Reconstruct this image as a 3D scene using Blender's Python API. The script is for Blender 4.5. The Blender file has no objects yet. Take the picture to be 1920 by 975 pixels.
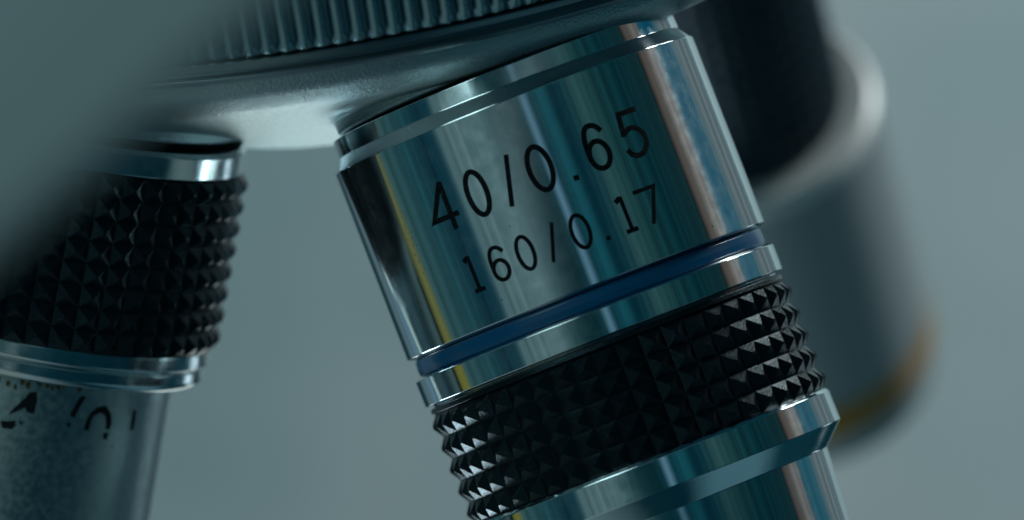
import bpy, bmesh, math, random
from mathutils import Vector, Matrix

random.seed(7)
MM = 0.001
D0 = 400.0                       # camera distance to the main objective's axis, mm
SC = bpy.context.scene
COL = SC.collection


def lin(c):
    return tuple((v / 255 / 12.92) if v / 255 <= 0.04045 else ((v / 255 + 0.055) / 1.055) ** 2.4 for v in c)


# ------------------------------------------------------------------ camera
cam_d = bpy.data.cameras.new('camera')
cam = bpy.data.objects.new('camera', cam_d)
COL.objects.link(cam)
cam.location = (0, -D0 * MM, 0)
cam.rotation_euler = (math.radians(90), 0, 0)
cam_d.sensor_width = 36
cam_d.lens = 225
cam_d.clip_start = 0.01
cam_d.clip_end = 20
cam_d.dof.use_dof = True
cam_d.dof.focus_distance = (D0 - 8.0) * MM
cam_d.dof.aperture_fstop = 225 / 9.5
SC.camera = cam

SC.view_settings.view_transform = 'Standard'
SC.view_settings.look = 'None'
SC.view_settings.exposure = -0.12
SC.view_settings.gamma = 1
SC.cycles.use_denoising = True
SC.cycles.max_bounces = 8
SC.cycles.glossy_bounces = 5
SC.cycles.filter_width = 1.5

# axes of the main objective (pointing down), used for the world light too
AX = Vector((.3623, -.02615, -.9321)).normalized()
FW = Vector((0, -1, 0)); FW = (FW - AX * FW.dot(AX)).normalized()
RT = AX.cross(FW)
if RT.x < 0:
    RT = -RT

# ------------------------------------------------------------------ world: light bands made up round the microscope for the chrome to reflect
W = bpy.data.worlds.new('World')
SC.world = W
W.use_nodes = True
nt = W.node_tree
nt.nodes.clear()


class NB:
    """small node builder"""
    def __init__(s, tree):
        s.t = tree

    def n(s, kind, **kw):
        nd = s.t.nodes.new(kind)
        for k, v in kw.items():
            setattr(nd, k, v)
        return nd

    def link(s, a, b):
        s.t.links.new(a, b)

    def put(s, sock, v):
        if hasattr(v, 'is_output') or isinstance(v, bpy.types.NodeSocket):
            s.t.links.new(v, sock)
        else:
            sock.default_value = v

    def math(s, op, a, b=0.0, c=0.0, clamp=False):
        nd = s.n('ShaderNodeMath', operation=op, use_clamp=clamp)
        s.put(nd.inputs[0], a); s.put(nd.inputs[1], b)
        if len(nd.inputs) > 2:
            s.put(nd.inputs[2], c)
        return nd.outputs[0]

    def dot(s, a, v):
        nd = s.n('ShaderNodeVectorMath', operation='DOT_PRODUCT')
        s.link(a, nd.inputs[0]); nd.inputs[1].default_value = v
        return nd.outputs['Value']

    def ramp(s, fac, stops, interp='LINEAR'):
        nd = s.n('ShaderNodeValToRGB')
        cr = nd.color_ramp
        cr.interpolation = interp
        while len(cr.elements) > 1:
            cr.elements.remove(cr.elements[-1])
        first = True
        for p, c in stops:
            if first:
                e = cr.elements[0]; e.position = p; first = False
            else:
                e = cr.elements.new(p)
            e.color = (c[0], c[1], c[2], 1)
        s.put(nd.inputs[0], fac)
        return nd.outputs[0]

    def mix(s, f, a, b, blend='MIX'):
        nd = s.n('ShaderNodeMix', data_type='RGBA', blend_type=blend)
        s.put(nd.inputs[0], f); s.put(nd.inputs[6], a); s.put(nd.inputs[7], b)
        return nd.outputs[2]

    def smooth(s, v, a, b):
        nd = s.n('ShaderNodeMapRange', interpolation_type='SMOOTHSTEP')
        s.put(nd.inputs[0], v); nd.inputs[1].default_value = a; nd.inputs[2].default_value = b
        return nd.outputs[0]


b = NB(nt)
tc = b.n('ShaderNodeTexCoord').outputs['Generated']
X = b.dot(tc, RT); Y = b.dot(tc, FW); Z = b.dot(tc, AX)
phi = b.math('ARCTAN2', X, Y)
fac = b.math('MULTIPLY_ADD', phi, 1 / (2 * math.pi), 0.5)
ENV = [(-178, (12, 50, 60)), (-158, (12, 50, 60)), (-148, (96, 118, 124)), (-141, (100, 130, 148)), (-129, (92, 122, 138)),
       (-124, (12, 52, 74)), (-113, (2, 20, 34)), (-102, (3, 24, 36)), (-100.5, (100, 110, 100)),
       (-97.5, (96, 108, 98)), (-95, (58, 92, 95)), (-77, (34, 78, 86)), (-62, (6, 52, 66)),
       (-53, (12, 60, 74)), (-48, (92, 120, 124)), (-36, (90, 116, 120)), (-31, (74, 106, 110)), (-24.5, (66, 98, 102)), (-23.5, (28, 70, 76)), (-21, (40, 82, 86)),
       (-17, (20, 62, 68)), (-6, (8, 45, 52)), (3.6, (10, 54, 62)), (4.8, (100, 138, 158)),
       (8.0, (84, 122, 142)), (9, (12, 60, 72)), (16, (26, 90, 102)), (24, (4, 46, 58)),
       (31, (26, 66, 74)), (37, (54, 90, 92)), (45, (40, 78, 80)), (52, (24, 64, 68)), (65, (12, 54, 62)), (86, (22, 50, 54)), (87.5, (16, 34, 38)), (90, (112, 96, 86)),
       (93, (88, 80, 78)), (96, (126, 116, 110)), (101, (120, 112, 108)), (106, (30, 96, 116)), (119, (48, 100, 116)), (128, (118, 130, 134)), (150, (104, 124, 130)), (158, (12, 50, 60))]
hL = b.ramp(fac, [(d / 360 + .5, lin(c)) for d, c in ENV if d < 0])
hR = b.ramp(fac, [(d / 360 + .5, lin(c)) for d, c in ENV if d > -8])
mid = b.mix(b.math('GREATER_THAN', phi, math.radians(-5)), hL, hR)
# below: made-up pale panel in front to the left, dark to the right; straight down: light right and left, dark between
DN = [(-180, (30, 66, 76)), (-170, (104, 124, 128)), (-120, (110, 134, 140)), (-60, (130, 146, 144)), (-30, (110, 132, 132)), (-10, (24, 64, 74)), (6, (8, 48, 60)), (60, (4, 38, 50)),
      (130, (16, 60, 72)), (180, (6, 42, 52))]
dna = b.ramp(fac, [(d / 360 + .5, lin(c)) for d, c in DN])
dnb = b.ramp(b.math('MULTIPLY_ADD', X, .5, .5), [(0.0, lin((140, 160, 168))), (.30, lin((110, 134, 142))), (.44, lin((10, 45, 55))),
                                                  (.56, lin((5, 42, 54))), (.63, lin((80, 120, 132))), (1, lin((95, 130, 140)))])
dn = b.mix(b.smooth(Z, .72, .86), dna, dnb)
up = b.ramp(b.math('MULTIPLY_ADD', X, .5, .5), [(0.0, lin((60, 94, 100))), (.35, lin((34, 74, 82))), (.55, lin((6, 40, 52))),
                                                 (1, lin((20, 62, 76)))])
# fine streaks put into the horizon light so the chrome looks brushed
nzw = b.n('ShaderNodeTexNoise', noise_dimensions='1D')
b.link(b.math('MULTIPLY', phi, 9.0), nzw.inputs['W'])
nzw.inputs['Scale'].default_value = 1.6; nzw.inputs['Detail'].default_value = 6; nzw.inputs['Roughness'].default_value = .72
gain = b.math('MULTIPLY_ADD', b.smooth(nzw.outputs[0], .3, .7), .75, .66)
vm = b.n('ShaderNodeVectorMath', operation='SCALE')
b.link(mid, vm.inputs[0]); b.link(gain, vm.inputs['Scale'])
mid = vm.outputs[0]
# something yellow low on the left
yb = b.math('MULTIPLY', b.smooth(phi, math.radians(-102), math.radians(-100.5)), b.smooth(phi, math.radians(-96.5), math.radians(-98)))
yb = b.math('MULTIPLY', yb, b.smooth(Z, -.034, -.012))
yw = b.math('MULTIPLY', b.smooth(phi, math.radians(-103.5), math.radians(-102)), b.smooth(phi, math.radians(-94), math.radians(-95.5)))
yw = b.math('MULTIPLY', yw, b.smooth(Z, -.018, -.004))
yb = b.math('MAXIMUM', yb, yw)
mid = b.mix(yb, mid, (*lin((132, 126, 10)), 1))
# cooler towards the ceiling on the right
cb = b.math('MULTIPLY', b.smooth(phi, math.radians(104), math.radians(112)), b.smooth(phi, math.radians(124), math.radians(116)))
cb = b.math('MULTIPLY', cb, b.smooth(Z, -.015, -.045))
mid = b.mix(b.math('MULTIPLY', cb, .8), mid, (*lin((0, 78, 108)), 1))
fd = b.smooth(Z, .10, .22)
fu = b.smooth(Z, -.18, -.38)
envc = b.mix(fd, mid, dn)
envc = b.mix(fu, envc, up)
bg = b.n('ShaderNodeBackground')
b.link(envc, bg.inputs[0])
bg.inputs[1].default_value = 0.85
wo = b.n('ShaderNodeOutputWorld')
b.link(bg.outputs[0], wo.inputs[0])


# ------------------------------------------------------------------ lamps
def area(name, loc, target, size, power, color, sy=None):
    L = bpy.data.lights.new(name, 'AREA')
    L.energy = power; L.size = size * MM; L.color = color
    if sy:
        L.shape = 'RECTANGLE'; L.size_y = sy * MM
    o = bpy.data.objects.new(name, L); COL.objects.link(o)
    o.location = Vector(loc) * MM
    o.rotation_euler = (Vector(target) - Vector(loc)).to_track_quat('-Z', 'Y').to_euler()
    return o


area('wall_fill', (380, 180, 420), (90, 640, 20), 150, 3.1, (.93, .975, 1.0))  # added lamp, out of view, brightening the wall


def lamp_from(name, r_, f_, a_, dist, size, power, color, at=(0, 0, 0)):
    d = (RT * r_ + FW * f_ + AX * a_).normalized()
    return area(name, tuple(Vector(at) + d * dist), at, size, power, color)


area('low_back_light', (14, 236, -118), (-14, -8, 8), 90, .068, (.88, 1.0, .98))
area('front_left_fill', (-330, -420, 190), (-20, -130, 5), 260, .70, (.70, .97, 1.0))  # unseen lamp added to lift the stand's camera side
lamp_from('low_left_light', -.58, -.66, .47, 300, 80, .28, (.70, .90, 1.0), (3, 0, -8))  # added out of view for bright facets on the knurl's left
lamp_from('low_right_light', .50, -.75, .35, 300, 50, .012, (.70, .90, 1.0), (10, 0, -8))  # weaker counterpart, added for the knurl's right facets
area('high_right_fill', (150, 110, 150), (22, 60, 12), 60, .07, (.96, 1.0, .95))  # unseen lamp added to brighten the far objective's rim

# ------------------------------------------------------------------ materials


def mat(name, color, metal=0.0, rough=0.4, spec=0.5, coat=0.0, bump=None, bump_scale=1.0, rough_var=None,
        streak=None, mottle=None, aniso=0.0, tint=None, bump_depth=.00005):
    m = bpy.data.materials.new(name)
    m.use_nodes = True
    t = m.node_tree
    p = t.nodes['Principled BSDF']
    n = NB(t)
    p.inputs['Base Color'].default_value = (*color, 1)
    p.inputs['Metallic'].default_value = metal
    p.inputs['Roughness'].default_value = rough
    p.inputs['Specular IOR Level'].default_value = spec
    p.inputs['Coat Weight'].default_value = coat
    p.inputs['Coat Roughness'].default_value = 0.08
    if tint:
        p.inputs['Specular Tint'].default_value = (*tint, 1)
    if aniso:       # turned on a lathe: grooves run round the axis
        tg = n.n('ShaderNodeTangent', direction_type='RADIAL', axis='Z')
        n.link(tg.outputs[0], p.inputs['Tangent'])
        p.inputs['Anisotropic'].default_value = aniso
        p.inputs['Anisotropic Rotation'].default_value = .25
    oc = n.n('ShaderNodeTexCoord').outputs['Object']
    mp = n.n('ShaderNodeMapping'); n.link(oc, mp.inputs[0])
    mp.inputs['Scale'].default_value = (1000, 1000, 1000)
    mm = mp.outputs[0]
    if mottle:
        nz = n.n('ShaderNodeTexNoise'); n.link(mm, nz.inputs[0])
        nz.inputs['Scale'].default_value = mottle[0]; nz.inputs['Detail'].default_value = 6
        c = n.ramp(nz.outputs[0], [(mottle[2], color), (mottle[3], mottle[1])])
        n.link(c, p.inputs['Base Color'])
    if rough_var:
        nz = n.n('ShaderNodeTexNoise'); n.link(mm, nz.inputs[0])
        nz.inputs['Scale'].default_value = rough_var[0]; nz.inputs['Detail'].default_value = 5
        mr = n.n('ShaderNodeMapRange'); n.link(nz.outputs[0], mr.inputs[0])
        mr.inputs[1].default_value = .35; mr.inputs[2].default_value = .68
        mr.inputs[3].default_value = rough_var[1]; mr.inputs[4].default_value = rough_var[2]
        n.link(mr.outputs[0], p.inputs['Roughness'])
    last = None
    if streak:      # turning marks: fine rings round the axis (local z)
        sp = n.n('ShaderNodeMapping'); n.link(mm, sp.inputs[0])
        sp.inputs['Scale'].default_value = (.12, .12, streak[0])
        nz = n.n('ShaderNodeTexNoise'); n.link(sp.outputs[0], nz.inputs[0])
        nz.inputs['Scale'].default_value = 1; nz.inputs['Detail'].default_value = 3
        bp = n.n('ShaderNodeBump'); bp.inputs['Strength'].default_value = streak[1]
        bp.inputs['Distance'].default_value = 0.00001
        n.link(nz.outputs[0], bp.inputs['Height'])
        last = bp.outputs[0]
    if bump:
        nz = n.n('ShaderNodeTexNoise'); n.link(mm, nz.inputs[0])
        nz.inputs['Scale'].default_value = bump_scale; nz.inputs['Detail'].default_value = 4
        bp = n.n('ShaderNodeBump'); bp.inputs['Strength'].default_value = bump
        bp.inputs['Distance'].default_value = bump_depth
        n.link(nz.outputs[0], bp.inputs['Height'])
        if last:
            n.link(last, bp.inputs['Normal'])
        last = bp.outputs[0]
    if last:
        n.link(last, p.inputs['Normal'])
    return m


M_STEEL = mat('turned_steel', (.66, .77, .79), 1.0, .11, streak=(16, .03), rough_var=(1.3, .10, .13), aniso=1.0)
M_STEEL2 = mat('plated_steel', (.62, .69, .70), 1.0, .18, streak=(10, .25), rough_var=(1.0, .14, .24), aniso=.5)
M_SATIN = mat('satin_aluminium', (.36, .45, .45), 1.0, .38, bump=.22, bump_scale=6, rough_var=(2.5, .30, .46),
              mottle=(2.2, (.43, .52, .52), .3, .75))
M_BLACK = mat('black_anodised', (.003, .006, .008), 0.0, .22, spec=.30, bump=.55, bump_scale=9, tint=(.45, .85, 1.0))
M_BLACKN = mat('black_groove', (.002, .005, .007), 0.0, .8, spec=.2, tint=(.4, .8, 1.0))
M_BLUE = mat('blue_enamel', (.0, .075, .18), 0.0, .26, spec=.35, coat=.15)
M_INK = mat('engraving_ink', (.002, .004, .006), 0.0, .7, spec=.1, mottle=(5, (.014, .022, .026), .5, .75), bump=.4, bump_scale=12)
M_WORN = mat('worn_ink', (.002, .006, .009), 0.0, .6, spec=.2)
M_RUST = mat('brown_residue', (.10, .07, .025), 0.0, .8, spec=.1)
M_CAST = mat('cast_satin_metal', (.36, .47, .49), 1.0, .31, bump=1.0, bump_scale=7, bump_depth=.00006, rough_var=(3, .28, .42))
M_FLANGE = mat('dark_flange', (.20, .27, .29), 1.0, .30)
M_FLUTE = mat('fluted_metal', (.22, .37, .41), 1.0, .26, bump=.5, bump_scale=8)
M_PAINT = mat('grey_paint', (.37, .44, .44), 0.0, .65, spec=.3)
M_WALL = mat('wall_paint', (.31, .435, .45), 0.0, .9, spec=.1, mottle=(.013, (.47, .555, .56), .38, .62))
M_FAR = mat('far_sleeve_metal', (.34, .41, .42), .25, .55)
M_FARGRIP = mat('far_blue_black', (.004, .014, .022), 0.0, .45, spec=.4, tint=(.4, .8, 1.0))
M_FARLIT = mat('far_lit_rim', (.8, .84, .82), .3, .45)  # paler than the sleeve: light on the rim put into its colour
M_GOLD = mat('yellow_enamel', (.42, .20, .005), 0.0, .4)

# ------------------------------------------------------------------ mesh helpers


def finish(name, bm, m, parent=None, sharp=25, flat=False):
    bmesh.ops.recalc_face_normals(bm, faces=bm.faces)
    for f in bm.faces:
        f.smooth = not flat
    if not flat:
        for e in bm.edges:
            if len(e.link_faces) == 2 and e.calc_face_angle(0) > math.radians(sharp):
                e.smooth = False
    bmesh.ops.scale(bm, vec=(MM, MM, MM), verts=bm.verts)
    me = bpy.data.meshes.new(name)
    bm.to_mesh(me); bm.free()
    me.materials.append(m)
    o = bpy.data.objects.new(name, me); COL.objects.link(o)
    if parent:
        o.parent = parent
    return o


def soften(pts, r, n=3):
    """round the corners of an (s, radius) profile"""
    out = [pts[0]]
    for i in range(1, len(pts) - 1):
        p0, p1, p2 = Vector(pts[i - 1]), Vector(pts[i]), Vector(pts[i + 1])
        a, c = p0 - p1, p2 - p1
        q = min(r, a.length * .45, c.length * .45)
        A = p1 + a.normalized() * q; Cc = p1 + c.normalized() * q
        if a.length > q * 2.4:
            out.append(tuple(A + a.normalized() * q * .3))
        for k in range(n + 1):
            t = k / n
            out.append(tuple((1 - t) ** 2 * A + 2 * t * (1 - t) * p1 + t * t * Cc))
        if c.length > q * 2.4:
            out.append(tuple(Cc + c.normalized() * q * .3))
    out.append(pts[-1])
    return out


def lathe(prof, seg=256, r=0.05):
    """profile along +z (z = s), closed at axis if radius 0"""
    bm = bmesh.new()
    rings = []
    for s, rad in soften(prof, r):
        if rad < 1e-6:
            rings.append([bm.verts.new((0, 0, s))])
        else:
            rings.append([bm.verts.new((rad * math.sin(2 * math.pi * k / seg), rad * math.cos(2 * math.pi * k / seg), s))
                          for k in range(seg)])
    for A, B in zip(rings[:-1], rings[1:]):
        for k in range(seg):
            k2 = (k + 1) % seg
            vs = [A[k], A[k2], B[k2], B[k]] if len(A) > 1 and len(B) > 1 else \
                ([A[0], B[k2], B[k]] if len(A) == 1 else [A[k], A[k2], B[0]])
            if len(set(vs)) > 2:
                bm.faces.new(vs)
    return bm


def knurl(s0, s1, rows, cols, rt, depth, phase=0.0, trunc=.0, flat_top=.0):
    """square pyramids cut into a cylinder"""
    bm = bmesh.new()
    rv = rt - depth
    P = (s1 - s0) / rows
    grid = []
    for j in range(rows + 1):
        grid.append([bm.verts.new((rv * math.sin(2 * math.pi * (k + phase) / cols), rv * math.cos(2 * math.pi * (k + phase) / cols), s0 + j * P))
                     for k in range(cols)])
    rnd = random.Random(3)
    for j in range(rows):
        for k in range(cols):
            k2 = (k + 1) % cols
            a = 2 * math.pi * (k + .5 + phase + rnd.uniform(-.02, .02)) / cols
            rr = rt - rnd.uniform(0, .035)
            sz = s0 + (j + .5) * P + rnd.uniform(-.02, .02)
            q = rnd.uniform(.08, .15)
            # a slightly flattened tip
            tip = []
            for dj, dk in ((-1, -1), (-1, 1), (1, 1), (1, -1)):
                aa = a + dk * q * math.pi / cols
                tip.append(bm.verts.new((rr * math.sin(aa), rr * math.cos(aa), sz + dj * q * P / 2)))
            cn = [grid[j][k], grid[j][k2], grid[j + 1][k2], grid[j + 1][k]]
            for i in range(4):
                i2 = (i + 1) % 4
                bm.faces.new((cn[i], cn[i2], tip[i2], tip[i]))
            bm.faces.new(tip)
    # end rings closing the grip towards the axis
    for ring, s in ((grid[0], s0), (grid[-1], s1)):
        inner = [bm.verts.new((v.co.x * .93, v.co.y * .93, s)) for v in ring]
        for k in range(cols):
            k2 = (k + 1) % cols
            bm.faces.new((ring[k], ring[k2], inner[k2], inner[k]))
    return bm


def frame(axis, origin):
    """matrix whose local z runs down the axis, local y towards the camera side, local x to the picture's right"""
    z = Vector(axis).normalized()
    y = Vector((0, -1, 0)); y = (y - z * y.dot(z)).normalized()
    x = y.cross(z)
    if x.x < 0:
        # keep right-handed: x = y cross z must hold, so mirror is not allowed
        pass
    M = Matrix((x, y, z)).transposed().to_4x4()
    M.translation = Vector(origin) * MM
    return M, (1 if x.x > 0 else -1)


def empty(name, M, label, cat, group=None):
    o = bpy.data.objects.new(name, None); COL.objects.link(o)
    o.empty_display_size = .005
    o.matrix_world = M
    o['label'] = label; o['category'] = cat
    if group:
        o['group'] = group
    return o


def wrap_strokes(strokes, R, sx, lift=.012):
    """strokes: list of (points [(arc, s)], width or list of widths); ribbons wrapped on a cylinder of radius R"""
    bm = bmesh.new()

    def pt(u, s, rad):
        a = u / R
        return bm.verts.new((sx * rad * math.sin(a), rad * math.cos(a), s))
    for pts, wd in strokes:
        # resample
        P = [Vector(p) for p in pts]
        W_ = wd if isinstance(wd, (list, tuple)) else [wd] * len(P)
        n = len(P)
        tang = []
        for i in range(n):
            if i == 0: tang.append([P[1] - P[0]])
            elif i == n - 1: tang.append([P[-1] - P[-2]])
            else: tang.append([P[i] - P[i - 1], P[i + 1] - P[i]])
        closed = (P[0] - P[-1]).length < 1e-4
        if closed:
            tang[0] = tang[-1] = [P[-1] - P[-2], P[1] - P[0]]
        L, Rr = [], []
        for i in range(n):
            t1 = tang[i][0].normalized(); t2 = tang[i][-1].normalized()
            nn = Vector((-t1.y, t1.x)) + Vector((-t2.y, t2.x))
            if nn.length < 1e-3: nn = Vector((-t1.y, t1.x))
            nn.normalize()
            c = max(.45, nn.dot(Vector((-t1.y, t1.x))))
            w = W_[i] / 2 / c
            L.append(P[i] + nn * w); Rr.append(P[i] - nn * w)
        prev = None
        for i in range(n):
            top = [pt(*L[i], R + lift), pt(*Rr[i], R + lift), pt(*Rr[i], R - .03), pt(*L[i], R - .03)]
            if prev:
                for k in range(4):
                    bm.faces.new((prev[k], prev[(k + 1) % 4], top[(k + 1) % 4], top[k]))
            else:
                bm.faces.new(top)
            prev = top
        bm.faces.new(prev)
    return bm


def wrap_polys(polys, R, sx, lift=.012):
    bm = bmesh.new()
    for poly in polys:
        c = Vector((sum(p[0] for p in poly) / len(poly), sum(p[1] for p in poly) / len(poly)))
        # subdivide the outline with a little raggedness
        out = []
        sz = max(abs(p[0] - c.x) for p in poly)
        jit = min(.03, sz * .12)
        for i, p in enumerate(poly):
            q = poly[(i + 1) % len(poly)]
            for t in (0, .33, .66):
                v = Vector(p).lerp(Vector(q), t) + Vector((random.uniform(-jit, jit), random.uniform(-jit, jit)))
                out.append(v)

        def mk(v, rad):
            return bm.verts.new((sx * rad * math.sin(v.x / R), rad * math.cos(v.x / R), v.y))
        tp = [mk(v, R + lift) for v in out]; bt = [mk(v, R - .03) for v in out]
        ct = mk(c, R + lift)
        for k in range(len(out)):
            k2 = (k + 1) % len(out)
            bm.faces.new((tp[k], tp[k2], ct)); bm.faces.new((tp[k], bt[k], bt[k2], tp[k2]))
    return bm


def arc(cx, cy, rx, ry, a0, a1, n=28):
    return [(cx + rx * math.cos(math.radians(a0 + (a1 - a0) * i / n)), cy + ry * math.sin(math.radians(a0 + (a1 - a0) * i / n)))
            for i in range(n + 1)]


# ------------------------------------------------------------------ main structure: wall behind
def backdrop():
    bm = bmesh.new()
    n = 24
    w, h, y0 = 330, 330, 620
    zb = -60
    rows = []
    for j in range(2):
        for back in (0, 1):
            rows.append([bm.verts.new((-w + 2 * w * i / n + 40, y0 + back * 12, zb + (h - zb) * j)) for i in range(n + 1)])
    f0, b0, f1, b1 = rows
    for i in range(n):
        bm.faces.new((f0[i], f0[i + 1], f1[i + 1], f1[i]))
        bm.faces.new((b0[i + 1], b0[i], b1[i], b1[i + 1]))
        bm.faces.new((f1[i], f1[i + 1], b1[i + 1], b1[i]))
        bm.faces.new((f0[i + 1], f0[i], b0[i], b0[i + 1]))
    bm.faces.new((f0[0], f1[0], b1[0], b0[0])); bm.faces.new((f0[n], b0[n], b1[n], f1[n]))
    o = finish('wall', bm, M_WALL)
    o['kind'] = 'structure'
    return o


backdrop()

# ------------------------------------------------------------------ revolving nosepiece
NAX = Vector((.15, .27, -.951)).normalized()
NE = Vector((-10.5, 20.0, 7.95))          # centre of its flat lower end


def nosepiece():
    M, sx = frame(NAX, NE)
    t = empty('microscope_nosepiece', M, 'satin metal revolving nosepiece with a fluted ring, holding the objectives from above', 'nosepiece')
    # local z points down: profile runs with negative s going up
    dome = [(-1.84, 0), (-1.84, 8.5), (-10.4, 30.9), (-12.0, 32.6), (-13.2, 32.8)]
    finish('dome', lathe(dome, 256, 1.6), M_CAST, t)
    fl = [(-12.9, 32.0), (-12.95, 33.2), (-13.3, 33.5), (-13.6, 33.2), (-13.85, 33.2), (-13.95, 33.8), (-14.4, 33.9), (-14.5, 33)]
    finish('flange', lathe(fl, 256, .08), M_FLANGE, t)
    # fluted ring
    bm = bmesh.new()
    N = 196
    per = 8
    z = [-14.45, -14.8, -15.3, -24, -32]
    rows = []
    for j, s in enumerate(z):
        row = []
        for i in range(N * per):
            ph = (i % per) / per
            prof = abs(math.cos(math.pi * ph)) ** .8           # ridge at ph 0
            dep = .50
            rr = 34.6 - dep + dep * prof
            if j == 0: rr = 33.4 + .1 * prof
            if j == 1: rr = rr - .22 * prof
            a = 2 * math.pi * i / (N * per)
            row.append(bm.verts.new((rr * math.sin(a), rr * math.cos(a), s)))
        rows.append(row)
    for A, B in zip(rows[:-1], rows[1:]):
        L = len(A)
        for i in range(L):
            bm.faces.new((A[i], A[(i + 1) % L], B[(i + 1) % L], B[i]))
    finish('fluted_ring', bm, M_FLUTE, t, sharp=60)
    return t


NOSE = nosepiece()

# ------------------------------------------------------------------ main objective
MO = Vector(((963.8 - 960) / 30, 0, (487.5 - 200.5) / 30))
M, sx = frame(AX, MO)
main = empty('microscope_objective', M, 'sharp chrome objective engraved 40/0.65 with a blue ring and black knurled grip', 'objective',
             'objectives screwed into the nosepiece')
boss = finish('mounting_pad', lathe([(-6, 0), (-6, 10.9), (-2.35, 10.85), (-2.2, 10.7), (-2.2, 0)], 192, .15), M_CAST)
boss.parent = NOSE
boss.matrix_parent_inverse = NOSE.matrix_world.inverted()
boss.matrix_world = M
finish('mounting_thread', lathe([(-5, 0), (-5, 10.2), (-2.05, 10.2), (-2.0, 0)], 128), M_BLACKN, main)
barrel = finish('barrel', lathe([(-2.0, 9), (-2.0, 11.32), (-.84, 11.40), (0, 12.0), (12.38, 11.97), (12.52, 11.55), (12.6, 11.3), (12.6, 9)], 384, .05),
                M_STEEL, main)
finish('colour_ring', lathe([(12.55, 11.2), (12.60, 11.46), (12.75, 11.55), (13.2, 11.58), (13.55, 11.55), (13.68, 11.46), (13.7, 11.2)], 384, .04), M_BLUE, main)
finish('retaining_ring', lathe([(13.72, 9), (13.72, 11.7), (13.86, 11.98), (15.5, 11.96), (15.56, 11.8), (15.56, 11.45), (15.72, 11.4), (15.72, 9)], 384, .04), M_STEEL, main)
grip = finish('knurled_grip', knurl(16.16, 23.42, 5, 48, 12.0, .43, .22), M_BLACK, main, flat=True)
finish('grip_collar', lathe([(15.7, 10), (15.7, 11.45), (15.78, 11.72), (16.1, 11.76), (16.17, 11.5), (16.17, 10)], 256, .04), M_BLACK, grip)
finish('front_sleeve', lathe([(23.36, 9), (23.36, 11.72), (23.58, 11.9), (25.5, 11.92), (26.82, 10.52), (31.6, 10.2), (36, 9.9), (40, 9.6), (40, 4), (39, 3.5), (39, 0)], 384, .05),
       M_STEEL, main)


def O(cx, c0, c1, hw, w):
    cy = (c0 + c1) / 2
    return (arc(cx, cy, hw - w / 2, (c1 - c0) / 2 - w / 2, 0, 360, 40), w)


def six(cx, t, bt, hw, w, hx, hy, bowl):
    # bowl
    by = (bowl + bt) / 2; bry = (bt - bowl) / 2 - w / 2; rx = hw - w / 2
    s = [(arc(cx, by, rx, bry, 0, 360, 36), w)]
    H = bt - t
    back = [(cx - rx, by), (cx - rx * 1.01, t + H * .46), (cx - rx * .95, t + H * .30), (cx - rx * .74, t + H * .15), (cx - rx * .35, t + w / 2 + .03),
            (cx + rx * .06, t + w / 2), (cx + rx * .45, t + w / 2 + H * .03), (cx + rx * .74, t + w / 2 + H * .09), (hx, hy)]
    # smooth by Chaikin
    for _ in range(2):
        nb = [back[0]]
        for p, q in zip(back[:-1], back[1:]):
            nb += [(p[0] * .75 + q[0] * .25, p[1] * .75 + q[1] * .25), (p[0] * .25 + q[0] * .75, p[1] * .25 + q[1] * .75)]
        nb.append(back[-1]); back = nb
    s.append((back, w))
    return s


def dense(pts, step=.15):
    out = [pts[0]]
    for p, q in zip(pts[:-1], pts[1:]):
        L = math.dist(p, q); n = max(1, int(L / step))
        for i in range(1, n + 1):
            out.append((p[0] + (q[0] - p[0]) * i / n, p[1] + (q[1] - p[1]) * i / n))
    return out


w1 = .33
t1, b1 = 3.09, 6.16
line1 = [(dense([(-6.30, t1 + .02), (-7.66, 5.28), (-5.78, 5.28)]), w1), (dense([(-6.32, t1 + .02), (-6.34, b1)]), w1),
         O(-4.16, t1, b1, .78, w1), (dense([(-1.62, t1), (-2.42, b1)]), w1 * .9), O(.02, t1, b1, .84, w1),
         (dense([(1.70, 5.95), (2.04, 5.95)], .1), .34)]
line1 += six(3.76, t1, b1, .80, w1, 4.40, 3.80, 4.12)
five = [(5.66, 4.62)] + arc(6.38, 5.12, .80, .88, 218, 372, 16)[:0]
line1 += [(dense([(7.16, t1 + w1 / 2), (5.86, t1 + w1 / 2), (5.68, 4.66)]), w1),
          ([(5.70, 4.58), (5.92, 4.38), (6.2, 4.27)] + arc(6.30, 5.13, .80, .87, -90, 75, 18) + [(6.28, 6.01), (6.0, 5.96), (5.76, 5.78), (5.60, 5.46)], w1)]
w2 = .25
t2, b2 = 7.92, 10.23
line2 = [(dense([(-6.72, 8.22), (-6.34, 8.02)]), w2 * 1.3), (dense([(-6.36, t2 + .02), (-6.34, 10.1)]), w2), (dense([(-6.70, 10.13), (-5.94, 10.13)]), w2 * 1.1)]
line2 += six(-4.5, t2, b2, .62, w2, -4.0, 8.45, 8.75)
line2 += [O(-2.68, t2, b2, .62, w2), (dense([(-.53, t2), (-1.28, b2)]), w2 * .9), O(.92, t2, b2, .66, w2),
          (dense([(2.23, 10.06), (2.49, 10.06)], .1), .26),
          (dense([(3.56, 8.22), (3.94, 8.02)]), w2 * 1.3), (dense([(3.96, t2 + .02), (3.98, 10.1)]), w2), (dense([(3.58, 10.13), (4.38, 10.13)]), w2 * 1.1),
          (dense([(4.86, t2 + w2 / 2), (6.36, t2 + w2 / 2), (5.44, b2)]), w2)]
finish('engraved_number', wrap_strokes(line1, 12.0, sx), M_INK, barrel, flat=True)['label'] = 'black engraving 40/0.65'
finish('engraved_number', wrap_strokes(line2, 11.99, sx), M_INK, barrel, flat=True)['label'] = 'smaller black engraving 160/0.17'

rp = random.Random(11)
pits = []


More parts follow.
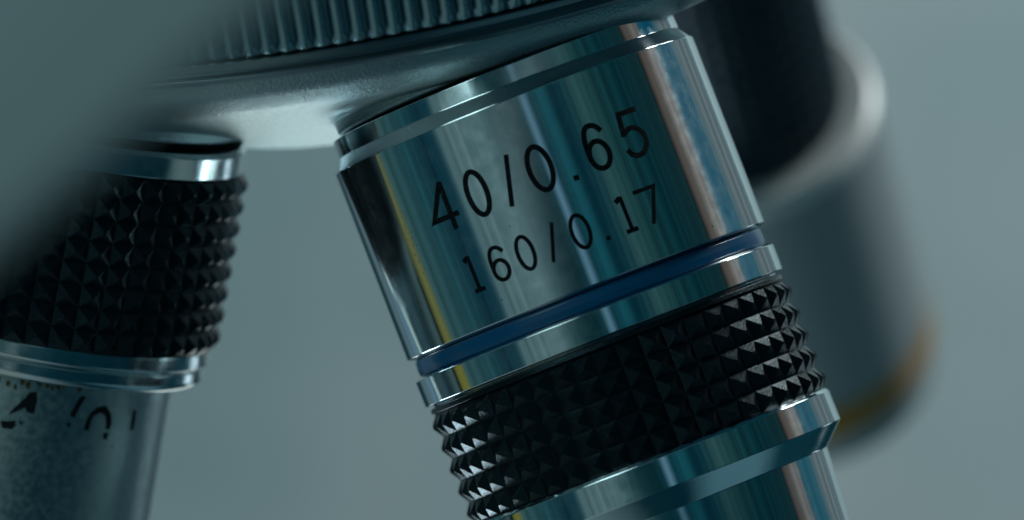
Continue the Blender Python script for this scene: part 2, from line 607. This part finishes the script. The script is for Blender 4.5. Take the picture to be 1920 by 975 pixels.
def pit(u, s_, r_):
    pits.append([(u + r_ * rp.uniform(.6, 1.1) * math.cos(k * math.pi / 3), s_ + r_ * rp.uniform(.6, 1.1) * math.sin(k * math.pi / 3)) for k in range(6)])


for i in range(46):
    s_ = rp.triangular(2.2, 8.5, 5.0)
    pit(-10.05 + rp.gauss(0, .22) + (s_ - 5) * .04, s_, rp.uniform(.018, .045))
for u, s_ in ((-8.1, 5.5), (-5.2, 11.2), (9.6, 11.6), (6.4, 1.2), (-3.0, 7.2), (8.3, 3.0)):
    pit(u, s_, .05)
finish('pitting', wrap_polys(pits, 11.985, sx, .006), M_INK, barrel, flat=True)

# ------------------------------------------------------------------ left objective
LA = Vector((-.184, .15, -.971)); LO = Vector((-30.45, 8, -5.47))
M, sx = frame(LA, LO)
M = M @ Matrix.Scale(.976, 4)
left = empty('microscope_objective', M, 'worn silver objective with scratched-off black lettering below a black knurled grip', 'objective',
             'objectives screwed into the nosepiece')
finish('mounting_thread', lathe([(-21, 0), (-21, 10.0), (-15.5, 10.0), (-15.4, 0)], 128), M_BLACKN, left)
pad = finish('mounting_pad', lathe([(-21, 0), (-21, 10.9), (-16.1, 10.85), (-15.95, 10.7), (-15.95, 0)], 192, .15), M_CAST)
pad.parent = NOSE
pad.matrix_parent_inverse = NOSE.matrix_world.inverted()
pad.matrix_world = M
finish('collar', lathe([(-15.4, 9), (-15.4, 11.0), (-15.1, 11.25), (-13.75, 11.3), (-13.6, 11.2), (-13.6, 9)], 256, .05), M_STEEL2, left)
grip = finish('knurled_grip', knurl(-13.6, -2.05, 8, 48, 11.86, .44, .1), M_BLACK, left, flat=True)
finish('retaining_ring', lathe([(-2.06, 9), (-2.06, 11.35), (-1.15, 11.42), (-1.0, 11.3), (-.95, 11.0), (-.85, 11.0), (-.8, 11.15), (-.1, 11.2), (.22, 11.05), (.38, 10.7), (.38, 9)], 256, .08), M_STEEL2, left)
tube = finish('front_sleeve', lathe([(.3, 8), (.3, 9.26), (12, 9.40), (24, 9.4), (25, 8.8), (25, 0)], 256, .05), M_SATIN, left)
worn = [[(0.95, 1.34), (1.35, 1.3), (1.45, 1.9), (1.39, 2.73), (0.89, 2.63), (0.81, 2.36), (0.13, 2.86), (-0.2, 3.01), (0.08, 2.55), (0.51, 1.98)],
        [(-0.6, 3.55), (-0.21, 3.47), (0.3, 3.33), (0.41, 3.71), (0.1, 3.95), (-0.49, 3.93)],
        [(0.51, 3.29), (0.79, 3.33), (0.95, 3.25), (0.7, 3.57)],
        [(4.28, 1.13), (4.58, 1.19), (4.04, 2.6), (3.69, 2.5)],
        [(3.66, 2.91), (3.9, 3.0), (3.86, 3.3), (3.7, 3.2)],
        [(6.38, 3.45), (6.75, 3.4), (6.7, 3.85), (6.4, 3.9)], [(7.22, 4.25), (7.34, 4.28), (7.3, 4.4), (7.2, 4.38)]]
finish('worn_lettering', wrap_polys(worn, 9.30, sx, .03), M_WORN, tube, flat=True)
nst = [([(5.05, 3.35), (5.08, 2.77), (5.28, 2.27), (5.70, 1.97), (6.11, 1.92), (6.48, 2.26), (6.66, 2.84), (6.6, 3.2)], [.36, .30, .28, .40, .48, .42, .40, .32]),
       ([(8.74, 1.93), (8.77, 2.55), (8.77, 3.24)], [.24, .32, .28])]
finish('worn_lettering', wrap_strokes(nst, 9.30, sx, .03), M_WORN, tube, flat=True)
rust = []
for (u, s) in [(-0.58, 1.05), (-0.08, 1.18), (0.72, 0.9), (1.43, 0.69), (2.28, 0.86), (2.69, 0.73), (3.41, 0.38), (4.12, 0.68), (1.9, .75), (3.0, .6), (-1.2, .9), (.3, .7)]:
    r = random.uniform(.10, .24)
    rust.append([(u + r * random.uniform(.5, 1) * math.cos(k * math.pi / 3), s + 1.5 * r * random.uniform(.5, 1) * math.sin(k * math.pi / 3)) for k in range(6)])
finish('residue_spots', wrap_polys(rust, 9.28, sx, .02), M_RUST, tube, flat=True)

# ------------------------------------------------------------------ far right objective, far out of focus
RA = Vector((.208, .70, -.68)).normalized(); RO = Vector((16.8, 80, 11.2))
M, sx = frame(RA, RO)
FS = 1.105
far = empty('microscope_objective', M, 'blurred grey objective with a yellow ring, behind the sharp chrome one', 'objective',
            'objectives screwed into the nosepiece')
def fl_(p):
    return [(a_ * FS, r_ * FS) for a_, r_ in p]


finish('knurled_grip', knurl(-22 * FS, .05, 14, 40, 7.6 * FS, .25), M_FARGRIP, far, flat=True)
finish('rim', lathe(fl_([(0, 6.5), (0, 9.2), (.5, 9.6), (1.2, 9.6), (1.2, 7)]), 192, .1), M_FARLIT, far)
finish('front_sleeve', lathe(fl_([(1.2, 6), (1.2, 9.55), (20.9, 9.8), (20.9, 6)]), 192, .1), M_FAR, far)
finish('colour_ring', lathe(fl_([(20.9, 6), (20.9, 9.85), (23.6, 9.7), (23.6, 6)]), 192, .05), M_GOLD, far)
finish('sleeve_end', lathe(fl_([(23.6, 6), (23.6, 9.65), (26.4, 9.3), (27.2, 8.6), (27.2, 0)]), 192, .1), M_FAR, far)

# ------------------------------------------------------------------ blurred grey arm in front, top left


def front_arm():
    k = 30 * D0 / (D0 - 130)
    p0 = Vector(((530 - 960) / k, -130, 487.5 / k)); p1 = Vector((-960 / k, -130, (487.5 - 480) / k))
    d = (p1 - p0).normalized()
    nrm = Vector((-d.z, 0, d.x))
    if nrm.x > 0: nrm = -nrm
    Wd, Th = 13.0, 4.0
    c = (p0 + p1) / 2 + nrm * Wd / 2
    M = Matrix((Vector((0, -1, 0)).cross(d), Vector((0, -1, 0)), d)).transposed().to_4x4()
    M.translation = c * MM
    t = empty('microscope_stand', M, 'large pale grey painted microscope stand, out of focus across the top left corner', 'microscope stand')

    def bar(z0, z1, w, th, r):
        bm = bmesh.new()
        bmesh.ops.create_cube(bm, size=1)
        for v in bm.verts:
            v.co = Vector((v.co.x * w, v.co.y * th, (z0 + z1) / 2 + v.co.z * (z1 - z0)))
        bmesh.ops.bevel(bm, geom=bm.edges[:], offset=r, segments=5, affect='EDGES', profile=.5)
        return bm
    finish('limb', bar(-160, 60, Wd, Th, 1.4), M_PAINT, t)
    finish('end_cap', bar(60, 66, Wd + 1.5, Th + 1.5, .8), M_PAINT, t)
    return t


front_arm()
